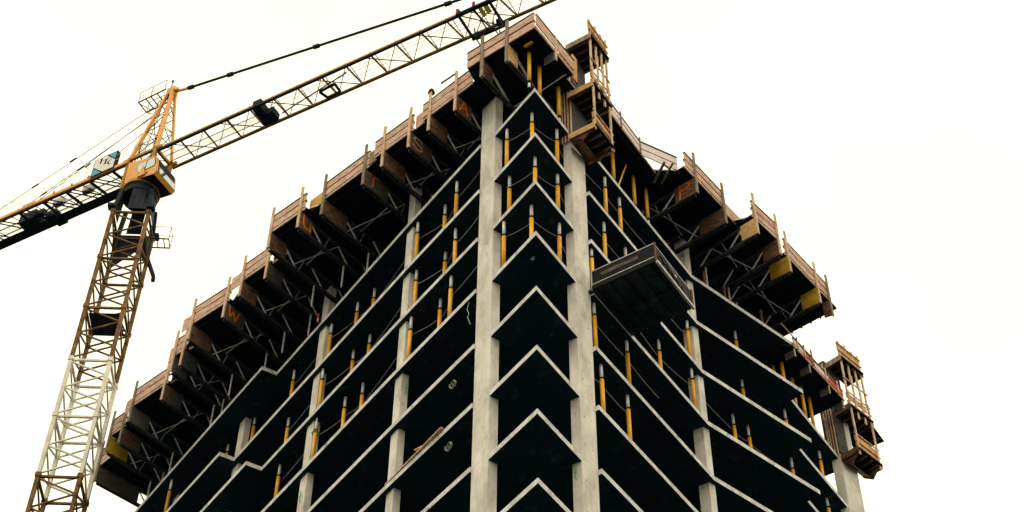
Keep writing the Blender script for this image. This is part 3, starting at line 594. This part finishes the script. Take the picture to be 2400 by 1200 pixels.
# ------------------------------------------------------------------ tower crane
AX = Vector((-32.72, .09, 0)); TH = R_(16.2)
FV = Vector((math.cos(TH), math.sin(TH), 0)); RV = Vector((math.sin(TH), -math.cos(TH), 0))
def Cr(a, r, z): return AX+FV*a+RV*r+U*z
crane = thing('tower_crane', 'yellow lattice tower crane with a long jib reaching over the building', 'crane', AX)
MA = R_(46.57); mx_, my_ = Vector((math.cos(MA), math.sin(MA), 0)), Vector((-math.sin(MA), math.cos(MA), 0))
H2 = 2.075/2
def Mp(i, j, z): return AX+mx_*(i*H2)+my_*(j*H2)+U*z
zt = 74.0; idx = 0
while zt > 2.5:
    zb_ = max(zt-4.0, .0)
    mt = 'crane_white' if idx in (3, 4) else 'crane_rust'
    m = MB()
    cs = [(-1, -1), (1, -1), (1, 1), (-1, 1)]
    for i, j in cs:
        m.bar(Mp(i, j, zb_), Mp(i, j, zt), .20, .20, upv=mx_)
        m.obox(Mp(i, j, zt-.02), mx_*.14, my_*.14, U*.13)
    for q in range(4):
        A_, B2 = cs[q], cs[(q+1) % 4]
        m.bar(Mp(*A_, zt-.1), Mp(*B2, zt-.1), .12)
        nz_ = 4
        for t in range(nz_):
            za = zt-.2-(zt-zb_-.3)*t/nz_; zc = zt-.2-(zt-zb_-.3)*(t+1)/nz_
            p, r = (A_, B2) if (t+q) % 2 == 0 else (B2, A_)
            m.bar(Mp(*p, za), Mp(*r, zc), .08)
    sec = m.build('mast_section', mt, crane)
    m = MB()     # ladder inside
    for sgn in (-.2, .2): m.bar(AX+mx_*.75+my_*sgn+U*zb_, AX+mx_*.75+my_*sgn+U*zt, .03)
    for i in range(int((zt-zb_)/.4)): m.bar(AX+mx_*.75-my_*.2+U*(zb_+.2+.4*i), AX+mx_*.75+my_*.2+U*(zb_+.2+.4*i), .022)
    if idx in (2, 6):
        m.obox(AX+U*(zt-.35), mx_*.85, my_*.85, U*.03)
    m.build('ladder', 'crane_dark', sec)
    zt -= 4.0; idx += 1
# climbing frame plates and top transition
m = MB()
m.poly([Mp(-.97, 1, 74.2), Mp(.97, 1, 74.2), Mp(.97, 1, 71.9), Mp(0.2, 1, 72.7), Mp(-.97, 1, 71.2)])
m.poly([Mp(-1.02, .97, 74.2), Mp(-1.02, .97, 72.0), Mp(-1.02, .2, 73.2), Mp(-1.02, .0, 74.2)])
m.poly([Mp(1.0, .97, 74.2), Mp(1.0, -.2, 74.2), Mp(1.0, .1, 73.0), Mp(1.0, .97, 71.2)])
m.build('mast_gusset', 'crane_dark', crane)
m = MB(); n = 24
ring0 = []
for k in range(n):
    t = 2*math.pi*k/n; c_, s_ = math.cos(t), math.sin(t); sc = 1/max(abs(c_), abs(s_))
    sq = AX+mx_*(c_*min(sc, 1.35)*H2*1.0)+my_*(s_*min(sc, 1.35)*H2*1.0)+U*74.55
    ci = AX+mx_*(c_*1.0)+my_*(s_*1.0)+U*76.25
    ring0.append((sq, ci))
for k in range(n):
    if k % 6 in (2, 3, 4) and k < 20: continue
    a_, b_ = ring0[k], ring0[(k+1) % n]
    m.poly([a_[0]-U*.25, b_[0]-U*.25, b_[1], a_[1]])
for i, j in ((-1, -1), (1, -1), (1, 1), (-1, 1)):
    m.bar(Mp(i, j, 73.9), Mp(i*.85, j*.85, 76.1), .26, .22, upv=mx_)
    m.obox(Mp(i*1.1, j*1.1, 74.25), mx_*.22, my_*.22, U*.12)
m.build('slewing_support', 'crane_dark', crane)
m = MB(); m.tube([AX+U*76.2, AX+U*76.75], 1.04, 28); m.build('slewing_ring', 'crane_dark', crane)
m = MB(); m.tube([AX+U*76.76, AX+U*76.98], 1.14, 28); m.build('turntable', 'crane_yellow', crane)
# side maintenance platform
m = MB()
for a_ in (Mp(1.05, .3, 73.2), Mp(1.05, 1.0, 73.2)): m.bar(a_, a_+mx_*1.1, .06)
for t in (.4, .8, 1.1): m.bar(Mp(1.05, .3, 73.2)+mx_*t, Mp(1.05, 1.0, 73.2)+mx_*t, .05)
for t in (.0, 1.1):
    for j in (.3, 1.0): m.bar(Mp(1.05, j, 73.2)+mx_*t, Mp(1.05, j, 74.25)+mx_*t, .025)
m.bar(Mp(1.05, .3, 74.25), Mp(1.05, .3, 74.25)+mx_*1.1, .025); m.bar(Mp(1.05, 1.0, 74.25), Mp(1.05, 1.0, 74.25)+mx_*1.1, .025); m.bar(Mp(1.05, .3, 74.25)+mx_*1.1, Mp(1.05, 1.0, 74.25)+mx_*1.1, .025)
m.build('side_platform', 'crane_dark', crane)
m = MB(); m.bar(Mp(1.0, 1.0, 72.2), Mp(1.5, 1.25, 71.0), .22, .16); m.obox(Mp(1.52, 1.26, 70.8), mx_*.1, my_*.1, U*.18); m.build('hook_arm', 'crane_dark', crane)
# upper frame
m = MB()
for a_ in (-.95, 1.05):
    for r in (-.75, .75): m.bar(Cr(a_, r, 76.98), Cr(a_, r, 79.9), .2, .2, upv=FV)
for r in (-.75, .75):
    m.bar(Cr(-1.4, r, 79.75), Cr(1.5, r, 79.75), .16, .22); m.bar(Cr(-.95, r, 77.1), Cr(1.05, r, 79.6), .09)
for a_ in (-.95, 1.05): m.bar(Cr(a_, -.75, 79.75), Cr(a_, .75, 79.75), .16, .2)
m.build('upper_frame', 'crane_yellow', crane)
m = MB(); m.obox(Cr(-.1, -.1, 78.4), FV*.75, RV*.6, U*1.2); m.build('machine_box', 'crane_dark', crane)
for (a_, r) in ((.25, 1.05), (.75, 1.12), (1.15, -.1), (1.2, -.85)):
    m = MB(); m.hexa([Cr(a_-.28, r-.06, 76.95), Cr(a_+.28, r-.06, 76.95), Cr(a_+.28, r, 76.95), Cr(a_-.28, r, 76.95), Cr(a_-.02, r-.06, 77.9), Cr(a_+.02, r-.06, 77.9), Cr(a_+.02, r, 77.9), Cr(a_-.02, r, 77.9)]); m.build('gusset', 'crane_bright', crane)
# cab
cr0, cr1 = -.85, 1.0
def cabsec(r):
    return [Cr(-.6, r, 77.05), Cr(1.66, r, 76.72), Cr(1.86, r, 76.92), Cr(1.68, r, 78.1), Cr(1.46, r, 78.55), Cr(-.65, r, 79.0)]
A_, B2 = cabsec(cr0), cabsec(cr1)
m = MB(); m.poly(B2); m.poly(list(reversed(A_)))
mi_ = [1, 0, 2, 2, 1, 0]
for i in range(6):
    j = (i+1) % 6; m.poly([A_[i], A_[j], B2[j], B2[i]], mi_[i])
cab = m.build('cab', ['crane_bright', 'crane_dark', 'crane_dark'], crane)
def quad_on(pts, off, name, mt, parent):
    nrm = (pts[1]-pts[0]).cross(pts[2]-pts[0]).normalized()
    if nrm.dot(CAM-pts[0]) < 0: nrm = -nrm
    m = MB(); p = [q+nrm*off for q in pts]; q = [x-nrm*(off+.03) for x in p]
    m.poly(p); m.poly(list(reversed(q)))
    for i in range(len(p)):
        j = (i+1) % len(p); m.poly([p[j], p[i], q[i], q[j]])
    return m.build(name, mt, parent)
quad_on([Cr(.14, cr1, 77.45), Cr(1.58, cr1, 77.52), Cr(1.62, cr1, 77.75), Cr(1.46, cr1, 78.42), Cr(.28, cr1, 78.42), Cr(.16, cr1, 78.3)], .012, 'window_seal', 'black_steel', cab)
quad_on([Cr(.2, cr1, 77.5), Cr(.82, cr1, 77.53), Cr(.86, cr1, 78.37), Cr(.3, cr1, 78.37), Cr(.21, cr1, 78.28)], .025, 'window', 'glass', cab)
quad_on([Cr(.89, cr1, 77.53), Cr(1.54, cr1, 77.57), Cr(1.57, cr1, 77.75), Cr(1.43, cr1, 78.37), Cr(.93, cr1, 78.37)], .025, 'window', 'glass', cab)
fa, fb, fc = Cr(1.66, 0, 76.72), Cr(1.86, 0, 76.92), Cr(1.68, 0, 78.1)
quad_on([fb+RV*(cr0+.1), fb+RV*(cr1-.25), fb.lerp(fc, .5)+RV*(cr1-.2), fb.lerp(fc, .5)+RV*(cr0+.1)], .02, 'front_window', 'glass', cab)
quad_on([fb+RV*(cr1-.12), fb+RV*cr1, fc+RV*cr1, fc+RV*(cr1-.12)], .006, 'front_strip', 'crane_bright', cab)
quad_on([fb+RV*cr0, fb+RV*(cr0+.1), fc+RV*(cr0+.1), fc+RV*cr0], .006, 'front_strip', 'crane_bright', cab)
for i in range(8):
    x = .25+.115*i; zz = 77.14-.012*i
    if i == 3: continue
    quad_on([Cr(x, cr1, zz), Cr(x+.085, cr1, zz-.02), Cr(x+.1, cr1, zz+.12), Cr(x+.03, cr1, zz+.14)], .008, 'cab_lettering', 'black_steel', cab)
# tower head
apx = Cr(.35, 0, 86.75)
feet = [(-.95, .72), (1.05, .72), (1.2, -.6), (-.9, -.7)]
m = MB()
def leg(i, t): p = Cr(feet[i][0], feet[i][1], 79.8); e_ = apx+(FV*(feet[i][0]-.1)+RV*feet[i][1])*.17; return p.lerp(e_, t)
for i in range(4): m.bar(leg(i, 0), leg(i, 1), .2 if i < 2 else .14, .2 if i < 2 else .14, upv=FV)
m.obox(apx, FV*.3, RV*.22, U*.35)
hd = m.build('tower_head', 'crane_bright', crane)
m = MB()
for i in range(4):
    j = (i+1) % 4
    for t in range(5):
        a0, a1 = t/5, (t+1)/5
        m.bar(leg(i, a1), leg(j, a1), .035)
        p, q = (i, j) if t % 2 == 0 else (j, i)
        m.bar(leg(p, a0), leg(q, a1), .04)
m.build('bracing', 'crane_dark', hd)
m = MB()
for sgn in (-.2, .2):
    m.bar(Cr(-1.5, sgn-.3, 80.0), Cr(-.5, sgn-.1, 86.4), .035); m.bar(Cr(-2.0, sgn-.3, 81.0), Cr(-1.1, sgn-.1, 85.6), .02)
for i in range(18):
    t = i/18; m.bar(Cr(-1.5+t, -.5+.2*t, 80+6.4*t), Cr(-1.5+t, -.1+.2*t, 80+6.4*t), .025)
m.build('ladder', 'crane_rust', hd)
m = MB()
for r in (-.45, .45): m.bar(Cr(-2.0, r, 86.6), Cr(.2, r, 86.7), .07); m.bar(Cr(-2.0, r, 87.7), Cr(.1, r, 87.75), .03); m.bar(Cr(-2.0, r, 87.15), Cr(.1, r, 87.2), .02)
for a_ in (-2.0, -1.0, .1):
    for r in (-.45, .45): m.bar(Cr(a_, r, 86.6), Cr(a_, r, 87.75), .03)
for a_ in (-2.0, -1.4, -1.0, -.5): m.bar(Cr(a_, -.45, 86.6), Cr(a_, .45, 86.65), .06)
m.bar(Cr(-2.0, .45, 86.6), Cr(-.9, .2, 85.4), .04); m.bar(Cr(-2.0, -.45, 86.6), Cr(-.9, -.2, 85.4), .04)
m.build('head_platform', 'crane_dark', hd)
m = MB(); m.tube([Cr(.15, 0, 87.1), Cr(.15, 0, 88.1)], .03, 6); m.obox(Cr(.15, 0, 88.1), FV*.05, RV*.05, U*.1); m.build('aircraft_light', 'crane_dark', hd)
# jib
JZ, JA, JR = 79.4, 80.82, .78
j0, j1 = 1.25, 45.0
m = MB(); m.bar(Cr(j0-.3, 0, JA), Cr(j1, 0, JA), .2, .2)
x = 2.12
while x < 44:
    m.obox(Cr(x, .02, JA+.07), FV*.07, RV*.08, U*.05); x += 1.713
jib = m.build('jib', 'crane_bright', crane)
for r in (JR, -JR):
    m = MB(); m.bar(Cr(j0, r, JZ), Cr(j1, r, JZ), .15, .16); m.build('chord', 'crane_rust' if r < 0 else 'crane_dark', jib)
m = MB(); m2 = MB(); x = 2.12; k = 0
while x < 43.5:
    # side faces
    for r in (JR, -JR):
        m.bar(Cr(x, 0, JA-.05), Cr(x+.8, r, JZ+.05), .085 if r < 0 else .05)
        m2.bar(Cr(x+.86, r, JZ+.05), Cr(x+1.713, 0, JA-.05), .045)
    # bottom plane lacing
    m2.bar(Cr(x+.86, -JR, JZ), Cr(x+.86, JR, JZ), .035)
    if k % 2 == 0: m2.bar(Cr(x+.1, JR, JZ+.03), Cr(x+2.5, -JR, JZ+.03), .045)
    x += 1.713; k += 1
m.build('heavy_lacing', 'crane_rust', jib); m2.build('light_lacing', 'crane_rust', jib)
m = MB()
for i in range(76): m.bar(Cr(1.45+.09*i, -.32, JZ+.02), Cr(1.45+.09*i, .12, JZ+.02), .016)
m.build('walkway', 'crane_grey', jib)
m = MB()
for r in (-.34, .14): m.bar(Cr(1.4, r, JZ+.08), Cr(8.3, r, JZ+.08), .04)
m.bar(Cr(9.5, -.4, JZ+.05), Cr(14.5, .35, JZ+.05), .06)
m.build('cable_pipe', 'crane_dark', jib)
m = MB(); m.obox(Cr(8.4, .15, JZ+.35), FV*.28, RV*.6, U*.35); m.tube([Cr(8.1, -.5, JZ+.3), Cr(8.7, -.5, JZ+.3)], .32, 12); m.obox(Cr(8.9, -.35, JZ+.3), FV*.2, RV*.35, U*.25); m.build('trolley_winch', 'crane_dark', jib)
m = MB()
for (a0, r0), (a1, r1) in zip(((12.4, -.05), (13.5, .05), (13.5, -.6), (12.6, -.62), (12.4, -.05)), ((13.5, .05), (13.5, -.6), (12.6, -.62), (12.4, -.05))): m.bar(Cr(a0, r0, JZ-.05), Cr(a1, r1, JZ-.05), .13)
m.build('hatch_frame', 'crane_dark', jib)
m = MB()
for r in (-.25, .1, .3): m.tube([Cr(9.0, r, JZ+.25), Cr(24, r, JZ+.2), Cr(44, r, JZ+.25)], .014, 4)
m.build('hoist_rope', 'black_steel', jib)
# trolley
m = MB()
for r in (.95, -.95):
    m.bar(Cr(22.2, r, JZ-.12), Cr(24.4, r, JZ-.12), .12, .16)
    for a_ in (22.35, 24.25): m.tube([Cr(a_, r-.08, JZ+.06), Cr(a_, r+.08, JZ+.06)], .13, 10)
for a_ in (22.3, 23.3, 24.3): m.bar(Cr(a_, .95, JZ-.12), Cr(a_, -.95, JZ-.12), .14 if a_ != 23.3 else .07)
m.bar(Cr(22.3, .95, JZ-.2), Cr(24.3, -.95, JZ-.2), .05); m.bar(Cr(24.3, .95, JZ-.2), Cr(22.3, -.95, JZ-.2), .05)
for a_ in (22.7, 23.9):
    for r in (-.3, -1.1): m.bar(Cr(a_, r, JZ-.15), Cr(a_+.1, r, JZ-1.1), .06)
m.bar(Cr(22.7, -1.1, JZ-1.05), Cr(24.0, -1.1, JZ-1.05), .07); m.bar(Cr(22.7, -.3, JZ-1.05), Cr(24.0, -.3, JZ-1.05), .06); m.bar(Cr(22.75, -.3, JZ-1.05), Cr(22.75, -1.1, JZ-1.05), .06); m.bar(Cr(24.0, -.3, JZ-1.05), Cr(24.0, -1.1, JZ-1.05), .06)
m.tube([Cr(22.5, -.75, JZ-.3), Cr(22.8, -.75, JZ-.3)], .22, 12); m.tube([Cr(24.1, -.5, JZ-.35), Cr(24.35, -.5, JZ-.35)], .25, 12)
tr = m.build('trolley', 'crane_dark', jib)
for a_ in (22.3, 23.35):
    m = MB(); m.obox(Cr(a_, 1.0, JZ+.1), FV*.08, RV*.05, U*.22); m.build('wheel_guard', 'maroon', tr)
m = MB(); m.obox(Cr(23.65, .45, JZ-.18), FV*.12, RV*.28, U*.05); m.obox(Cr(24.0, .5, JZ-.18), FV*.14, RV*.24, U*.05); m.build('trolley_lamp', 'lamp_yellow', tr)
# tie bar
m = MB(); m.tube([Cr(1.64, 0, 86.41), Cr(29.3, 0, JA+.1)], .085, 8)
for a_ in (1.9, 5.04, 11.64, 21.0):
    z_ = 86.41-(a_-1.64)*.199; m.bar(Cr(a_-.22, 0, z_+.045), Cr(a_+.22, 0, z_-.045), .22, .2)
m.build('tie_bar', 'crane_dark', crane)
m = MB(); m.bar(Cr(.5, 0, 86.75), Cr(1.65, 0, 86.42), .13, .16); m.bar(Cr(.4, .15, 86.85), Cr(.95, .15, 86.65), .1, .2); m.build('tie_link', 'crane_bright', crane)
# counter jib
c0, c1 = -.9, -21.0
m = MB(); m.bar(Cr(c0, .9, JZ), Cr(c1, .9, JZ), .12, .26)
for a_ in (-3.9, -5.2, -6.6): m.obox(Cr(a_, .93, JZ+.17), FV*.04, RV*.1, U*.1)
m.obox(Cr(-8.6, .93, JZ+.12), FV*.45, RV*.05, U*.14)
cj = m.build('counter_jib', 'crane_bright', crane)
m = MB(); m.bar(Cr(c0, .78, JZ-.06), Cr(c1, .78, JZ-.06), .1, .2); m.bar(Cr(c0, -1.0, JZ), Cr(c1, -1.0, JZ), .2, .3); m.obox(Cr(-10.5, -.72, JZ-.1), FV*9.6, RV*.22, U*.03)
for a_ in (-9.5, -7.6, -5.8, -3.95, -2.2): m.bar(Cr(a_, .8, JZ), Cr(a_+.35, -.9, JZ), .13, .15)
m.build('floor_frame', 'crane_dark', cj)
m = MB(); 
for a_ in (-13.3, -11.4, -9.5, -7.6, -5.8, -3.95):
    for dx in (0, .35): m.bar(Cr(a_+dx, .8, JZ+.02), Cr(a_+1.7+dx*1.3, -.8, JZ+.02), .06)
    m.bar(Cr(a_+1.2, .8, JZ+.02), Cr(a_+2.0, -.8, JZ+.02), .04)
for r in (.1, -.35): m.bar(Cr(-1, r, JZ+.04), Cr(-20, r, JZ+.04), .05)
m.build('lacing', 'crane_dark', cj)
m = MB()
for i in range(115): m.bar(Cr(-1.4-.09*i, -.45, JZ+.1), Cr(-1.4-.09*i, .2, JZ+.1), .014)
m.build('grating', 'crane_grey', cj)
m = MB()
for z_ in (80.05, 80.55): m.bar(Cr(-1.0, 1.0, z_), Cr(-20, 1.0, z_), .022)
for i in range(11): m.bar(Cr(-2.4-1.75*i, 1.0, JZ), Cr(-2.4-1.75*i, 1.0, 80.55), .028)
for z_ in (80.05, 80.55): m.bar(Cr(-1.0, -1.1, z_), Cr(-20, -1.1, z_), .02)
m.build('handrail', 'crane_white', cj)
m = MB(); m.obox(Cr(-9.4, -.35, JZ+.25), FV*.65, RV*.5, U*.4); m.obox(Cr(-7.9, -.55, JZ+.2), FV*.4, RV*.25, U*.3); m.tube([Cr(-8.9, -.1, JZ+.3), Cr(-8.2, -.1, JZ+.3)], .25, 10); m.build('hoist_winch', 'crane_dark', cj)
m = MB(); m.obox(Cr(-7.4, -1.05, JZ-.2), FV*.35, RV*.1, U*.14); m.build('bracket', 'crane_dark', cj)
for a_ in (-4.6, -6.9):
    m = MB(); m.obox(Cr(a_, .1, JZ+.3), FV*.35, RV*.18, U*.25); m.build('switch_box', 'crane_grey', cj)
for i in range(3):
    m = MB(); m.obox(Cr(-17.2-1.0*i, 0, JZ-.9), FV*.42, RV*.8, U*1.3); m.build('counterweight', 'concrete', cj)
for r in (.5, -.5):
    m = MB(); m.tube([Cr(-.45, r*.5, 85.6), Cr(-16.3, r, JZ+.3)], .022, 5)
    for a_ in (-9.3, -6.5):
        z_ = 85.6-(a_+.45)/(-15.85)*(85.6-JZ-.3); m.tube([Cr(a_-.25, r*.8, z_-.08), Cr(a_+.25, r*.8, z_+.08)], .055, 6)
    m.tube([Cr(-.45, r*.5, 84.6), Cr(-9.6, r, JZ+.3)], .022, 5); m.tube([Cr(-5.2, r*.75, 81.85), Cr(-4.8, r*.75, 82.05)], .05, 6)
    m.build('pendant', 'crane_dark', crane)
# company sign on the counter jib
sg = thing('sign_board', 'teal and white framed sign with slanting serif letters on the counter jib of the crane', 'sign', Cr(-2.8, .95, 79.3))
S0, S1, SZ0, SZ1, SR = -3.68, -1.9, 79.32, 81.0, 1.02
def SP_(x, y, o=0): return Cr(S0+(S1-S0)*x, SR+o, SZ0+(SZ1-SZ0)*y)
m = MB(); m.hexa([SP_(0, 0, -.28), SP_(1, 0, -.28), SP_(1, 0), SP_(0, 0), SP_(0, 1, -.28), SP_(1, 1, -.28), SP_(1, 1), SP_(0, 1)]); m.build('frame', 'crane_dark', sg)
def flat(pts, o, name, mt):
    m = MB(); m.poly([SP_(x, y, o) for x, y in pts]); return m.build(name, mt, sg)
flat([(.03, .54), (.03, .97), (.52, .97), (.97, .50), (.97, .05), (.52, .05)][::-1], .006, 'white_panel', 'sign_white')
flat([(.03, .48), (.45, .04), (.03, .04)], .006, 'teal_corner', 'teal'); flat([(.60, .97), (.97, .97), (.97, .57)], .006, 'teal_corner', 'teal')
def letter(pl):
    m = MB()
    for p in pl: m.poly([SP_(x, y, .012) for x, y in p])
    m.build('letter', 'black_steel', sg)
def rot_(x0, y0, sc): return lambda x, y: (x0+x*sc, y0+y*sc)
T = rot_(.20, .62, .30)
letter([[T(.28, 1), T(.55, 1), T(.5, 0), T(.25, 0)], [T(.05, 1.0), T(.3, 1.0), T(.3, .93)]])
T = rot_(.40, .46, .30)
letter([[T(.4, .98), T(.68, .98), T(.58, 0), T(.33, 0)], [T(.0, .98), T(1.05, .98), T(1.05, .93), T(.0, .93)], [T(.0, .98), T(.06, .98), T(.03, .78)], [T(1.0, .98), T(1.06, .98), T(1.06, .78)], [T(.22, .04), T(.7, .04), T(.7, 0), T(.22, 0)]])
T = rot_(.63, .32, .30)
o_ = arc(.55, .5, .5, .5, 60, 320, 18); i_ = arc(.68, .5, .42, .46, 60, 320, 18)
letter([[T(*o_[i]), T(*o_[i+1]), T(*i_[i+1]), T(*i_[i])] for i in range(18)]+[[T(.78, .95), T(.95, .95), T(.9, .7)]])
for a_ in (-3.3, -2.3):
    m = MB(); m.bar(Cr(a_, SR-.2, JZ+.1), Cr(a_, SR-.2, JZ+1.2), .06); m.build('bracket', 'crane_dark', sg)
